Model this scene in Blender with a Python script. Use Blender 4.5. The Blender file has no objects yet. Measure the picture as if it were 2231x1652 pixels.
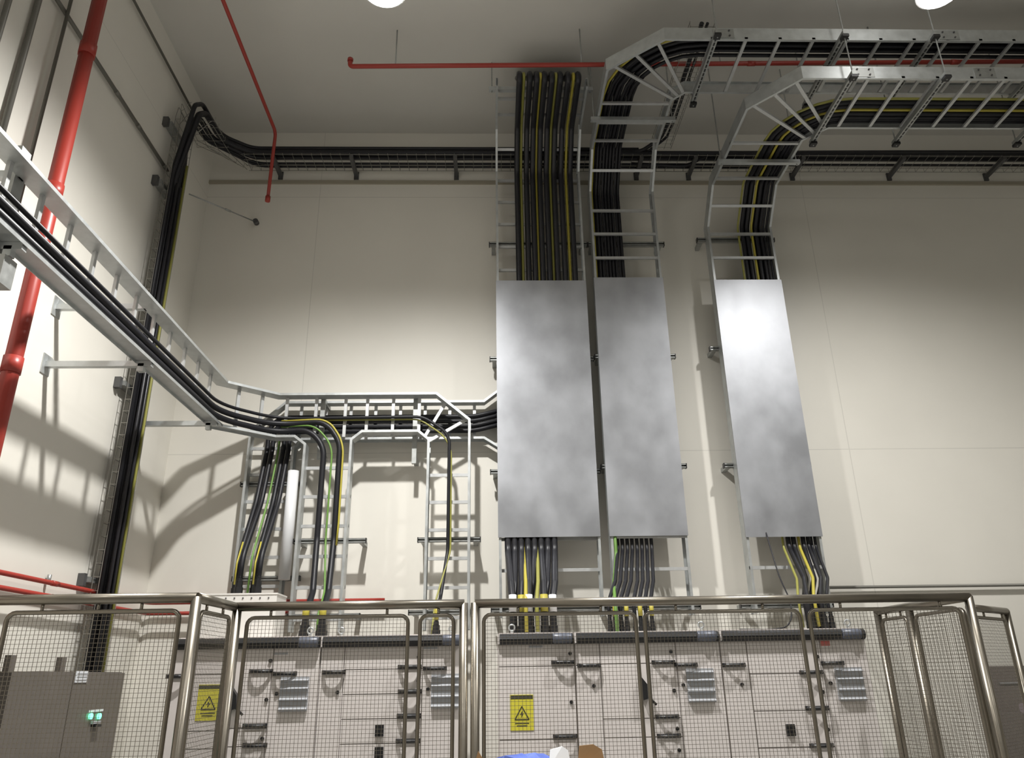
import bpy, math, random
from mathutils import Vector as V, Matrix
random.seed(7)
S = bpy.context.scene
COL = S.collection
# ------------------------------------------------------------------ camera
F = 1659.487                       # focal length in pixels of a 2231 x 1652 frame
Y_AX = V((1072-1115.5, -(1470-826), -F)).normalized()
Z_AX = V((1045-1115.5, 3455+826, -F)).normalized()
X_AX = Y_AX.cross(Z_AX)
RW = Matrix((X_AX, Y_AX, Z_AX))    # camera -> world
EYE = V((0, 0, 1.75))
cam = bpy.data.objects.new('camera', bpy.data.cameras.new('camera'))
COL.objects.link(cam)
cam.matrix_world = Matrix.Translation(EYE) @ RW.to_4x4()
cam.data.sensor_width = 36; cam.data.lens = F*36/2231
cam.data.clip_start = .05
S.camera = cam
# ------------------------------------------------------------------ light
S.view_settings.view_transform = 'Standard'; S.view_settings.look = 'None'
S.view_settings.gamma = 1; S.view_settings.use_curve_mapping = False
S.view_settings.exposure = -0.32
w = bpy.data.worlds.new('world'); S.world = w; w.use_nodes = True
w.node_tree.nodes['Background'].inputs[0].default_value = (.9, .95, 1, 1)
w.node_tree.nodes['Background'].inputs[1].default_value = .02
SPOT_W, REAR_W, UP_W = 1650, 230, 10              # front beam, added rear lamp, added ceiling fill
SPOT_ANGLE = 153
LAMP_COL = (1, .985, .955)

# ------------------------------------------------------------------ pixel -> point on a known plane
def ray(u, v): return RW @ V((u-1115.5, -(v-826), -F))
def ay(u, v, Y): d = ray(u, v); return EYE + d*(Y/d.y)
def ax(u, v, X): d = ray(u, v); return EYE + d*(X/d.x)
def az(u, v, Z): d = ray(u, v); return EYE + d*((Z-EYE.z)/d.z)

# ------------------------------------------------------------------ materials
def mat(name, col, rough=.5, metal=0., noise=0., nscale=8., bump=0., spec=.5, emit=0, ncol=None, stretch=None):
    m = bpy.data.materials.new(name); m.use_nodes = True
    nt = m.node_tree; b = nt.nodes['Principled BSDF']
    b.inputs['Base Color'].default_value = (*col, 1)
    b.inputs['Roughness'].default_value = rough
    b.inputs['Metallic'].default_value = metal
    b.inputs['Specular IOR Level'].default_value = spec
    if emit:
        b.inputs['Emission Color'].default_value = (*col, 1)
        b.inputs['Emission Strength'].default_value = emit
    if noise or bump:
        tc = nt.nodes.new('ShaderNodeTexCoord'); mp = nt.nodes.new('ShaderNodeMapping')
        if stretch: mp.inputs['Scale'].default_value = stretch
        nt.links.new(tc.outputs['Object'], mp.inputs[0])
        n = nt.nodes.new('ShaderNodeTexNoise'); n.inputs['Scale'].default_value = nscale
        n.inputs['Detail'].default_value = 4
        nt.links.new(mp.outputs[0], n.inputs['Vector'])
        if noise:
            r = nt.nodes.new('ShaderNodeValToRGB')
            a = [c*(1-noise) for c in col]; c2 = ncol or [min(1, c*(1+noise)) for c in col]
            r.color_ramp.elements[0].position = .3; r.color_ramp.elements[1].position = .7
            r.color_ramp.elements[0].color = (*a, 1); r.color_ramp.elements[1].color = (*c2, 1)
            nt.links.new(n.outputs[0], r.inputs[0]); nt.links.new(r.outputs[0], b.inputs['Base Color'])
            if metal > .3:
                mr = nt.nodes.new('ShaderNodeMapRange')
                mr.inputs[3].default_value = rough-.08; mr.inputs[4].default_value = rough+.12
                nt.links.new(n.outputs[0], mr.inputs[0]); nt.links.new(mr.outputs[0], b.inputs['Roughness'])
        if bump:
            bp = nt.nodes.new('ShaderNodeBump'); bp.inputs['Strength'].default_value = bump
            bp.inputs['Distance'].default_value = .01
            nt.links.new(n.outputs[0], bp.inputs['Height']); nt.links.new(bp.outputs[0], b.inputs['Normal'])
    return m
def panel_wall(name, col, axis, xs, zs):
    """painted insulated panels: narrow joints at the given places"""
    m = mat(name, col, .55, noise=.03, nscale=1.2); nt = m.node_tree; b = nt.nodes['Principled BSDF']
    tc = nt.nodes.new('ShaderNodeTexCoord'); sp = nt.nodes.new('ShaderNodeSeparateXYZ')
    nt.links.new(tc.outputs['Object'], sp.inputs[0])
    acc = None
    for out, vals in ((sp.outputs[axis], xs), (sp.outputs['Z'], zs)):
        for x in vals:
            s = nt.nodes.new('ShaderNodeMath'); s.operation = 'COMPARE'
            s.inputs[1].default_value = x; s.inputs[2].default_value = .004
            nt.links.new(out, s.inputs[0])
            if acc is None: acc = s
            else:
                a = nt.nodes.new('ShaderNodeMath'); a.operation = 'MAXIMUM'
                nt.links.new(acc.outputs[0], a.inputs[0]); nt.links.new(s.outputs[0], a.inputs[1]); acc = a
    mx = nt.nodes.new('ShaderNodeMix'); mx.data_type = 'RGBA'
    nt.links.new(acc.outputs[0], mx.inputs['Factor'])
    src = b.inputs['Base Color'].links[0].from_socket
    nt.links.new(src, mx.inputs['A']); mx.inputs['B'].default_value = (*[c*.84 for c in col], 1)
    nt.links.new(mx.outputs['Result'], b.inputs['Base Color'])
    return m
M = dict(
    wall=panel_wall('wall panels', (.735, .71, .645), 'X', (-1.83, 3.45, 6.9), (6.58, 3.72)),
    lwall=panel_wall('side wall panels', (.735, .71, .645), 'Y', (-2., 2.2), (6.58,)),
    ceil=mat('ceiling paint', (.60, .585, .54), .7, noise=.03, nscale=1),
    floor=mat('floor epoxy', (.36, .36, .345), .35, noise=.08, nscale=3),
    galv=mat('galvanised steel', (.52, .54, .54), .42, .7, noise=.10, nscale=14),
    rung=mat('galvanised rung', (.56, .57, .57), .42, .6, noise=.06, nscale=20),
    strut=mat('strut steel', (.40, .41, .40), .45, .7, noise=.12, nscale=20),
    groove_shade=mat('joint strip with painted shade', (.34, .31, .24), .7),
    cond=mat('conduit grey', (.17, .165, .145), .5, .3),
    dark=mat('dark steel', (.10, .10, .10), .5, .4),
    cover=mat('cover sheet steel', (.38, .39, .415), .43, .66, noise=.16, nscale=3.2, stretch=(1, 1, .8)),
    wire=mat('basket wire', (.30, .29, .26), .5, .6),
    steel=mat('fence stainless steel', (.26, .235, .195), .3, .9, noise=.05, nscale=6),
    fwire=mat('fence wire', (.26, .235, .195), .38, .85),
    cable=mat('black cable sheath', (.011, .011, .014), .45, spec=.35),
    cableg=mat('grey black cable sheath', (.016, .016, .020), .40, spec=.5),
    yellow=mat('yellow earth cable', (.42, .36, .05), .5),
    green=mat('green earth cable', (.13, .26, .05), .5),
    olive=mat('yellow green earth cable', (.28, .27, .06), .5),
    sleeve=mat('white cable sleeve', (.75, .75, .75), .5),
    red=mat('red pipe paint', (.33, .036, .025), .4),
    cab=mat('cabinet paint', (.66, .615, .59), .38, noise=.02, nscale=5),
    cabtop=mat('white box paint', (.74, .72, .68), .45),
    blk=mat('black plastic', (.012, .012, .013), .4),
    cap=mat('grey blue plastic', (.10, .11, .14), .35),
    hold=mat('grey document holder', (.36, .37, .39), .45),
    sign=mat('yellow sign', (.62, .56, .05), .5),
    ink=mat('sign ink', (.04, .04, .02), .6),
    bcab=mat('brown grey cabinet paint', (.13, .115, .10), .5, noise=.06, nscale=4),
    plate=mat('white label plate', (.7, .72, .75), .5),
    led=mat('green indicator', (.1, 1, .45), .4, emit=6),
    lens=mat('lamp lens', (1, .98, .94), .3, emit=25),
    lampbody=mat('lamp housing', (.5, .5, .5), .4, .6),
    redlab=mat('red label', (.55, .14, .12), .5),
    blue=mat('blue plastic bag', (.10, .16, .55), .4, noise=.3, nscale=12),
    paper=mat('white paper', (.8, .82, .85), .6),
    card=mat('brown cardboard', (.42, .27, .14), .7, noise=.08, nscale=10),
    pvc=mat('white plastic pipe', (.76, .77, .78), .35),
    mach=mat('dark machine paint', (.12, .105, .10), .45),
    mauve=mat('mauve grey band', (.24, .20, .23), .45),
)
# ------------------------------------------------------------------ mesh helpers
class MB:
    def __init__(s): s.v = []; s.f = []
    def quadring(s, rings, closed=False, caps=True):
        base = len(s.v); n = len(rings[0])
        for r in rings: s.v += [tuple(p) for p in r]
        k = len(rings)
        for i in range(k if closed else k-1):
            a = base+i*n; b = base+((i+1) % k)*n
            for j in range(n):
                j2 = (j+1) % n
                s.f.append((a+j, a+j2, b+j2, b+j))
        if caps and not closed:
            s.f.append(tuple(base+j for j in reversed(range(n))))
            s.f.append(tuple(base+(k-1)*n+j for j in range(n)))
        return s
    def box(s, x0, x1, y0, y1, z0, z1):
        return s.quadring([[(x0, y0, z0), (x1, y0, z0), (x1, y1, z0), (x0, y1, z0)],
                           [(x0, y0, z1), (x1, y0, z1), (x1, y1, z1), (x0, y1, z1)]])
    def bar(s, p, q, a, w, h):
        """rectangular bar p->q; a = direction of width w, h the other way"""
        p = V(p); q = V(q); t = (q-p).normalized(); a = V(a); a = (a-t*a.dot(t)).normalized(); b = t.cross(a)
        R = lambda c: [c+a*w/2+b*h/2, c-a*w/2+b*h/2, c-a*w/2-b*h/2, c+a*w/2-b*h/2]
        return s.quadring([R(p), R(q)])
    def tube(s, path, r, n=8, caps=True, closed=False):
        P = [V(p) for p in path]; k = len(P); rings = []; a = None
        rr = r if isinstance(r, (list, tuple)) else [r]*k
        for i in range(k):
            if closed: t = (P[(i+1) % k]-P[i-1]).normalized()
            else: t = (P[min(i+1, k-1)]-P[max(i-1, 0)]).normalized()
            if a is None: a = t.orthogonal().normalized()
            a = (a-t*a.dot(t)).normalized(); b = t.cross(a)
            rings.append([P[i]+(a*math.cos(2*math.pi*j/n)+b*math.sin(2*math.pi*j/n))*rr[i] for j in range(n)])
        return s.quadring(rings, closed, caps)
    def poly(s, pts, d):
        """extrude a flat outline by vector d"""
        d = V(d); P = [V(p) for p in pts]
        return s.quadring([P, [p+d for p in P]])
    def lathe(s, c, prof, n=24):
        rings = [[(c[0]+r*math.cos(2*math.pi*j/n), c[1]+r*math.sin(2*math.pi*j/n), c[2]+z) for j in range(n)] for r, z in prof]
        return s.quadring(rings)
    def build(s, name, m, parent=None, smooth=False):
        me = bpy.data.meshes.new(name); me.from_pydata(s.v, [], s.f)
        me.materials.append(M[m]); me.update()
        import bmesh
        bm = bmesh.new(); bm.from_mesh(me); bmesh.ops.recalc_face_normals(bm, faces=bm.faces); bm.to_mesh(me); bm.free()
        if smooth:
            for p in me.polygons: p.use_smooth = len(p.vertices) == 4
        o = bpy.data.objects.new(name, me); COL.objects.link(o)
        if parent is not None:
            o.parent = parent
            o.matrix_parent_inverse = Matrix.Translation(-V(parent.location))
        return o
def tag(o, label, cat, group=None, kind=None):
    if label: o['label'] = label
    if cat: o['category'] = cat
    if group: o['group'] = group
    if kind: o['kind'] = kind
    return o
def thing(name, label, cat, loc, group=None):
    o = bpy.data.objects.new(name, None); COL.objects.link(o); o.location = loc; o.empty_display_size = .1
    return tag(o, label, cat, group)
def lab(o, label): o['label'] = label; return o
def setting(name, mb, m):
    o = mb.build(name, m); o['kind'] = 'structure'; return o
def fillet(path, r, seg=6):
    P = [V(p) for p in path]; out = [P[0]]
    for i in range(1, len(P)-1):
        rad = r[i-1] if isinstance(r, (list, tuple)) else r
        a = P[i-1]-P[i]; b = P[i+1]-P[i]; la, lb = a.length, b.length
        a.normalize(); b.normalize(); ang = a.angle(b)
        if rad <= 0 or ang > math.pi-.02: out.append(P[i]); continue
        d = min(rad/math.tan(ang/2), la*.49, lb*.49)
        rad2 = d*math.tan(ang/2)
        c = P[i]+(a+b).normalized()*(rad2/math.sin(ang/2))
        s = P[i]+a*d; e = P[i]+b*d; u = s-c; wv = e-c; tot = u.angle(wv)
        for k in range(seg+1):
            t = k/seg
            out.append(c+(u*math.sin((1-t)*tot)+wv*math.sin(t*tot))/math.sin(tot))
    out.append(P[-1]); return out
def catmull(P, n=6):
    P = [V(p) for p in P]; P = [P[0]*2-P[1]]+P+[P[-1]*2-P[-2]]; out = []
    for i in range(1, len(P)-2):
        p0, p1, p2, p3 = P[i-1:i+3]
        for k in range(n):
            t = k/n
            out.append(.5*((2*p1)+(p2-p0)*t+(2*p0-5*p1+4*p2-p3)*t*t+(3*p1-p0-3*p2+p3)*t*t*t))
    out.append(P[-2]); return out
ORD = ['first', 'second', 'third', 'fourth', 'fifth', 'sixth', 'seventh', 'eighth', 'ninth', 'tenth', 'eleventh', 'twelfth']

# rail: C-channel swept along a polyline; norms = one normal (away from the open face) per segment
def rail_mesh(mb, pts, norms, inward, wd=.10, lip=.022, th=.004):
    P = [V(p) for p in pts]; N = [V(n).normalized() for n in norms]
    T = [(P[i+1]-P[i]).normalized() for i in range(len(P)-1)]
    prof = [(0, 0), (0, lip), (th, lip), (th, th), (wd-th, th), (wd-th, lip), (wd, lip), (wd, 0)]
    rings = []
    for i in range(len(P)):
        j = max(i-1, 0); t = T[j]; n = N[j]; l = t.cross(n)*inward
        b = t if i in (0, len(P)-1) else (T[i-1]+T[i]).normalized()
        if i == len(P)-1: b = T[-1]
        ring = []
        for a, c in prof:
            v = n*a+l*c
            ring.append(P[i]+v-t*(v.dot(b)/t.dot(b)))
        rings.append(ring)
    mb.quadring(rings)
def rung(parent, p, q, n, name='rung', wd=.028, h=.02, m='rung'):
    return MB().bar(p, q, n, h, wd).build(name, m, parent)

# ------------------------------------------------------------------ the hall
XL, YB, ZC = -3.03, 7.0, 7.43
XR, YF = 10.5, -7.5
setting('floor', MB().box(XL-.2, XR+.2, YF-.2, YB+.2, -.2, 0), 'floor')
setting('ceiling', MB().box(XL-.2, XR+.2, YF-.2, YB+.2, ZC, ZC+.2), 'ceil')
setting('wall_back', MB().box(XL-.2, XR+.2, YB, YB+.2, 0, ZC), 'wall')
setting('wall_left', MB().box(XL-.2, XL, YF, YB, 0, ZC), 'lwall')
setting('wall_right', MB().box(XR, XR+.2, YF, YB, 0, ZC), 'lwall')
setting('wall_front', MB().box(XL-.2, XR+.2, YF-.2, YF, 0, ZC), 'wall')
setting('trim_1', MB().box(XL, XR, YB-.022, YB, 6.745, 6.785), 'groove_shade')  # wall joint; the dark of a shaded groove is put into its colour

# ------------------------------------------------------------------ high-bay lamps
def make_lamp(x, y, z, label):
    t = thing('high_bay_lamp', label, 'lamp', (x, y, z), 'high bay lamps under the ceiling')
    MB().lathe((x, y, z), [(.165, .0), (.17, .03), (.15, .10), (.10, .16), (.09, .30), (.03, .32)]).build('housing', 'lampbody', t, True)
    MB().lathe((x, y, z), [(.02, -.012), (.15, -.01), (.15, .004)]).build('lens', 'lens', t, True)
    MB().tube([(x, y, z+.3), (x, y, ZC)], .008).build('hanger_rod', 'strut', t)
    L = bpy.data.lights.new('beam', 'SPOT'); L.energy = (SPOT_W if x < 0 else SPOT_W*.6) if y > 2 else REAR_W; L.spot_size = math.radians(SPOT_ANGLE); L.spot_blend = 1
    L.shadow_soft_size = .08; L.color = LAMP_COL
    o = bpy.data.objects.new('beam', L); COL.objects.link(o); o.parent = t; o.location = (0, 0, -.06)
    L = bpy.data.lights.new('ceiling_fill', 'POINT'); L.energy = UP_W if y > 2 else UP_W*.4; L.shadow_soft_size = .1; L.color = LAMP_COL  # fill light added above the housing to brighten the ceiling
    o = bpy.data.objects.new('ceiling_fill', L); COL.objects.link(o); o.parent = t; o.location = (0, 0, .48)
    return t
for i, (x, y, lb) in enumerate([(-.745, 4.10, 'round high bay lamp at the top edge, left of centre'),
                                (3.40, 4.22, 'round high bay lamp above the right hand cable ladders'),
                                (-.77, 0, 'added unseen high bay lamp over the viewer, left row'),  # from here on: unseen lamps added to light the cabinet fronts
                                (3.40, 0, 'added unseen high bay lamp over the viewer, middle row'),
                                (7.5, 0, 'added unseen high bay lamp over the viewer, right row'),
                                (-.77, -4.2, 'added unseen high bay lamp at the far front, left row'),
                                (3.40, -4.2, 'added unseen high bay lamp at the far front, middle row')]):
    make_lamp(x, y, 6.34 if i == 0 else 6.50, lb)

# ------------------------------------------------------------------ cables
def cable(label, path, r, m='cable', fil=.12, group=None, n=8, glands=(), cat='cable', smooth=None, bands=()):
    pts = catmull(path, smooth) if smooth else fillet(path, fil)
    if glands or bands:
        t = thing('power_cable', label, cat, path[0], group)
        MB().tube(pts, r, n).build('sheath', m, t, True)
        for (p, q, r2) in glands:
            p = V(p); q = V(q); d = (q-p)
            MB().tube([p, p+d*.25, p+d*.26, p+d*.6, p+d*.61, q], [r2*.72, r2*.78, r2, r2, r2*1.2, r2*1.2], 10).build('cable_gland', 'blk', t)
        for (p, q, r2, mm) in bands:
            MB().tube([p, q], r2, n).build('sleeve', mm, t, True)
        return t
    o = MB().tube(pts, r, n).build('power_cable', m, None, True)
    return tag(o, label, cat, group)

# ------------------------------------------------------------------ ladder T1: wide, straight, behind the first cover
def ladder(name, label, loc, rails, rungs, group=None, wd=.10):
    t = thing(name, label, 'cable ladder', loc, group)
    for pts, norms, inw in rails:
        mb = MB(); rail_mesh(mb, pts, norms, inw, wd); mb.build('side_rail', 'galv', t)
    for r in rungs: rung(t, *r)
    return t
NY, NZ = (0, 1, 0), (0, 0, 1)
s2 = math.sqrt(.5)
def riser(x0, x1, zb, zt, ym, yend, flat=None):
    """side rails of a ladder: up the wall, 45 degree mitre, then level towards the room"""
    z1 = zt-.30; y1 = 6.70-.30
    a = [(x0, 6.70, zb), (x0, 6.70, z1), (x0, y1, zt), (x0, yend, zt)]
    b = [(x1, 6.70, zb), (x1, 6.70, z1), (x1, y1, zt), (x1, yend, zt)]
    return a, b, [NY, (0, s2, s2), NZ]
def vr(x0, x1, zs, y): return [((x0, y, z), (x1, y, z), NY) for z in zs]
def frange(a, b, d):
    out = []
    while a <= b+1e-6: out.append(a); a += d
    return out
T1x0, T1x1 = .067, .955
a, b, nn = riser(T1x0, T1x1, 2.2, 7.0, 6.70, 5.78)
ladder('cable_ladder', 'widest vertical cable ladder, left of three, behind the broad grey cover plate', (T1x0, 6.7, 2.2),
       [(a, nn, -1), (b, nn, 1)],
       vr(T1x0, T1x1, frange(2.32, 6.65, .27), 6.785) + [((T1x0, 6.55+.06, 6.85+.06), (T1x1, 6.55+.06, 6.85+.06), (0, s2, s2))] +
       [((T1x0, y, 7.085), (T1x1, y, 7.085), NZ) for y in (6.05, 6.28)], 'vertical cable ladders with cover plates')
bx = [.293, .392, .458, .533, .603, .683, .759, .856]
yx = [.335, .495, .644, .811]
def rise(x, d, zt):
    """corner points of a path lying d behind the ladder's open face: level part, mitre, wall part"""
    k = d*(math.sqrt(2)-1)
    return [(x, 6.40+k, zt+d), (x, 6.70+d, zt-.30+k)]
def t1path(x, xb, gx, d, gy):
    yy = 6.70+d
    return [(x, 6.1, 7.39), (x, 5.9, 7.2), (x, 5.75, 7.13), (x, 5.70, 7.0+d)]+rise(x, d, 7.0)+[(x, yy, 5.3), (xb, yy, 3.2), (xb, yy-.02, 2.75), (xb*.45+gx*.55, (6.42+gy)/2+.03, 2.44), (gx, gy+.02, 2.28), (gx, gy, 2.05)]
gxs = [.165, .175, .235, .29, .305, .41, .42, .48]
gys = [6.17, 6.27, 6.20, 6.17, 6.27, 6.17, 6.27, 6.20]
for i, x in enumerate(bx):
    g, gy = gxs[i], gys[i]
    cable(f'thick black cable, {ORD[i]} black one from the left on the widest ladder', t1path(x, .145+.058*i, g, .033, gy), .0285, 'cableg', .12,
          'black cables on the widest ladder', glands=[((g, gy, 2.19), (g, gy, 2.037), .028)],
          bands=[((g, gy+.012, 2.33), (g, gy+.001, 2.20), .0305, 'yellow' if i in (2, 5) else 'sleeve' if i in (0, 3, 7) else 'cable')])
for i, x in enumerate(yx):
    full = t1path(x, .172+.116*i, [.20, .265, .35, .455][i], .052, 6.12)
    cable(f'yellow earth cable, {ORD[i]} yellow one from the left on the widest ladder', full if i in (1, 2) else full[:8], .0155,
          ['olive', 'yellow', 'olive', 'yellow'][i], .12, 'yellow earth cables on the widest ladder')

# ------------------------------------------------------------------ ladder T2: narrow, bends to the right under the ceiling
def bend_ladder(name, label, x0, x1, zt, zb, yn, yf, cut, cutx, xend, cin, rung_y):
    a, b, nn = riser(x0, x1, zb, zt, 6.70, 5)
    A = a[:3]+[(x0, yn+cut, zt), (x0+cutx, yn, zt), (xend, yn, zt)]
    B = b[:3]+[(x1, yf+cin, zt), (x1+cin, yf, zt), (xend, yf, zt)]
    N = nn+[NZ, NZ]
    rg = vr(x0, x1, frange(zb+.1, zt-.36, .28), rung_y)
    dz = rung_y-6.70
    rg += [((x0, 6.55+dz*s2, zt-.15+dz*s2), (x1, 6.55+dz*s2, zt-.15+dz*s2), (0, s2, s2))]
    for y in frange(yf+cin+.05, 6.38, .27): rg.append(((x0, y, zt+dz), (x1, y, zt+dz), NZ))
    c = V((x1+cin*.6, yf+cin*.6, zt+dz))
    for f in (.12, .5, .88):
        q = V((x0, yn+cut, zt+dz)).lerp(V((x0+cutx, yn, zt+dz)), f)
        p = V((x1, yf+cin, zt+dz)).lerp(V((x1+cin, yf, zt+dz)), f)
        rg.append((q, p, NZ))
    for x in frange(x1+cin+.08, xend-.05, .29): rg.append(((x, yn, zt+dz), (x, yf, zt+dz), NZ))
    return ladder(name, label, (x0, 6.7, zb), [(A, N, -1), (B, N, 1)], rg, 'vertical cable ladders with cover plates', .125)
T2 = dict(x0=1.045, x1=1.722, zt=6.75, yn=4.94, yf=5.59)
upper_run = bend_ladder('cable_ladder', 'middle vertical cable ladder that bends right under the ceiling as the upper run', T2['x0'], T2['x1'], 6.75, 2.2, 4.94, 5.59, .36, .45, 9.5, .1, 6.715)
def t2path(off, xb, gx, lay=0., offh=None, up=0.):
    x = 1.045+off; y = 4.94+(off if offh is None else offh); zz = 6.80+lay+up; yy = 6.75+lay
    return [(9.4, y, zz), (x, y, zz)]+rise(x, .05+lay, 6.75)+[(x, yy, 5.3), (xb, yy, 3.2), (xb, yy, 2.76), ((xb+gx)/2, 6.42, 2.45), (gx, 6.22, 2.27), (gx, 6.2, 2.06)]
ents = [.944, 1.034, 1.142, 1.232]
for i in range(8):
    off = .075+.033*i; g = ents[i//2]+(.022 if i % 2 else -.022)
    cable(f'black cable, {ORD[i]} black one from the left on the middle ladder', t2path(off, 1.11+.043*i, g, 0, .056+.029*i, .03*(i % 2)), .0155, 'cable', [.80-off, .12, .12, .2, .2, .1, .1, .1],
          'black cables on the middle ladder', glands=[((g, 6.2, 2.15), (g, 6.2, 2.035), .018)],
          bands=[((g, 6.2, 2.25), (g, 6.2, 2.16), .0175, 'yellow')] if i % 2 else ())
for i in range(6):
    off = .06+.045*i
    cable(f'black cable in the rear layer on the middle ladder, {ORD[i]} from its left', t2path(off, 1.12+.045*i, 1.0+.045*i, .036, .06+.036*i, .03*(1+i % 2))[:6]+[(1.12+.045*i, 6.786, 2.95)], .016, 'cable', [.80-off, .12, .12, .2, .2],
          'rear layer of black cables on the middle ladder')
cable('yellow and green earth cable along the left edge of the middle ladder', t2path(.03, 1.068, .95, 0, .02)[:6], .012, 'yellow', [.77, .12, .12, .2])
cable('green earth cable beside the leftmost black cable under the middle cover', [(1.085, 6.72, 3.1), (1.085, 6.70, 2.7), (1.0, 6.40, 2.42), (.962, 6.14, 2.25), (.962, 6.12, 2.04)], .014, 'green', .1)

# ------------------------------------------------------------------ ladder T3: right, lower run under the ceiling
lower_run = bend_ladder('cable_ladder', 'right vertical cable ladder that bends right under the ceiling as the lower run', 2.243, 2.91, 6.32, 2.2, 4.92, 5.55, .38, .36, 9.5, .17, 6.715)
def t3path(off, xb, gx, lay=0., gy=6.2):
    x = 2.91-off; y = 5.55-off; zz = 6.37+lay; yy = 6.75+lay
    return [(9.4, y, zz), (x, y, zz)]+rise(x, .05+lay, 6.32)+[(x, yy, 5.3), (xb, yy, 3.2), (xb, yy, 2.76), ((xb+gx)/2+.02, (6.64+gy)/2, 2.45), (gx, gy+.02, 2.28), (gx, gy, 2.06)]
for i, (off, r, m) in enumerate([(.335, .011, 'olive'), (.295, .022, 'cable'), (.245, .022, 'cable'), (.195, .013, 'yellow'), (.15, .022, 'cable'), (.10, .018, 'cable'), (.068, .013, 'cable'), (.037, .013, 'cable')]):
    xb = [2.58, 2.63, 2.678, 2.724, 2.765, 2.807, 2.839, 2.868][i]; g = 2.46+.026*i; gy = 6.14 if i % 2 else 6.26
    nm = 'earth' if m != 'cable' else 'black'
    cable(f'{"yellow green earth" if nm == "earth" else "black"} cable, {ORD[i]} of eight from the left on the right ladder', t3path(off, xb, g, 0, gy), r, m, [.28+off, .12, .12, .2, .2, .1, .1, .1],
          'cables on the right ladder', glands=[((g, gy, 2.17), (g, gy, 2.037), .02)] if nm == 'black' else ())
for i in range(4):
    off = .12+.05*i
    cable(f'black cable in the rear layer on the right ladder, {ORD[i]} from its right', t3path(off, 2.83-.05*i, 2.5, .045)[:6]+[(2.83-.05*i, 6.795, 2.95)], .021, 'cable', [.28+off, .12, .12, .2, .2], 'rear layer of black cables on the right ladder')

for t, xs, y, z in ((upper_run, (2.0, 3.95), 4.94, 6.75), (lower_run, (3.12, 4.15), 4.92, 6.32)):
    for x in xs:
        MB().box(x-.09, x+.09, y-.004, y-.0005, z+.012, z+.113).build('splice_plate', 'strut', t)
        for dx in (-.05, .05):
            for dz in (.035, .09): MB().tube([(x+dx, y-.004, z+dz), (x+dx, y-.012, z+dz)], .008, 6).build('bolt', 'dark', t)
# cover plates
for (x0, x1, z0, z1, lb) in [(.06, .955, 2.862, 5.39, 'broad grey sheet steel cover plate on the widest cable ladder'),
                             (1.035, 1.728, 2.862, 5.423, 'grey sheet steel cover plate on the middle cable ladder'),
                             (2.236, 2.918, 2.84, 5.395, 'grey sheet steel cover plate on the right cable ladder, with a bright lamp reflection')]:
    mb = MB().poly([(x0, 6.685, z0), (x1, 6.685, z0), (x1, 6.685, z1), (x0, 6.685, z1)], (0, .003, 0))
    mb.box(x0, x0+.003, 6.688, 6.70, z0, z1).box(x1-.003, x1, 6.688, 6.70, z0, z1)
    tag(mb.build('sheet_metal_shield', 'cover'), lb, 'cover', 'cover plates on the cable ladders')

# support channels bolted to the wall behind the ladders
def channel(label, x0, x1, z, y0=6.80, group='support channels behind the vertical ladders'):
    t = thing('support_channel', label, 'bracket', (x0, y0, z), group)
    mb = MB()
    mb.box(x0, x1, y0, y0+.004, z-.0205, z-.008).box(x0, x1, y0, y0+.004, z+.008, z+.0205)
    mb.box(x0, x1, y0, y0+.041, z+.0175, z+.0205).box(x0, x1, y0, y0+.041, z-.0205, z-.0175).box(x0, x1, y0+.038, y0+.041, z-.0205, z+.0205)
    mb.build('channel', 'strut', t)
    for x in (x0+.04, x1-.04):
        MB().box(x-.02, x+.02, y0+.041, YB, z-.02, z+.02).build('standoff', 'strut', t)
    for x in (x0, x1):
        s = 1 if x == x1 else -1
        MB().box(x, x+s*.008, y0-.002, y0+.043, z-.0225, z+.0225).build('end_cap', 'blk', t)
    return t
names = ['top', 'second', 'third', 'bottom']
for nm, x0, x1, zz in (('widest', .0, 1.0, (5.88, 4.60, 3.48, 2.27)), ('middle', 1.02, 1.80, (5.88, 4.62, 3.52, 2.27)), ('right', 2.16, 2.96, (5.93, 4.70, 3.52, 2.27))):
    for k, z in enumerate(zz):
        channel(f'steel support channel behind the {nm} ladder, {names[k]} of its four', x0, x1, z)
channel('steel support channel behind the ladder with a single thin cable', -.64, -.10, 2.86, 6.745)
channel('steel support channel behind the ladder with two thick cables and a green one', -1.72, -1.10, 2.86, 6.745)
channel('lowest steel support channel above the left cabinets, under the single thin cable', -.70, -.13, 2.25, 6.745)
channel('lowest steel support channel above the left cabinets, under the two thick cables', -1.72, -1.12, 2.23, 6.745)
channel('dark support channel behind the far left vertical ladder, below its bend', -2.30, -1.72, 3.42, 6.945)
channel('support channel at the foot of the far left vertical ladder', -2.28, -1.70, 2.57, 6.945)
for lb, x, y0, zlo, zhi in (('upright strut carrying the level ladders, right of the first drop', -1.56, 6.745, 3.6, 4.22), ('upright strut carrying the level ladders, beside the single cable drop', -.70, 6.745, 3.55, 4.22)):
    t = thing('upright_strut', lb, 'bracket', (x, y0, zlo), 'upright struts behind the level ladders')
    MB().box(x-.0205, x+.0205, y0, y0+.041, zlo, zhi).build('channel', 'strut', t)
    for z in (zlo+.06, zhi-.06): MB().box(x-.02, x+.02, y0+.041, YB, z-.02, z+.02).build('standoff', 'strut', t)
    MB().box(x-.02, x+.02, y0, y0+.041, zhi, zhi+.012).build('end_cap', 'blk', t)

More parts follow.
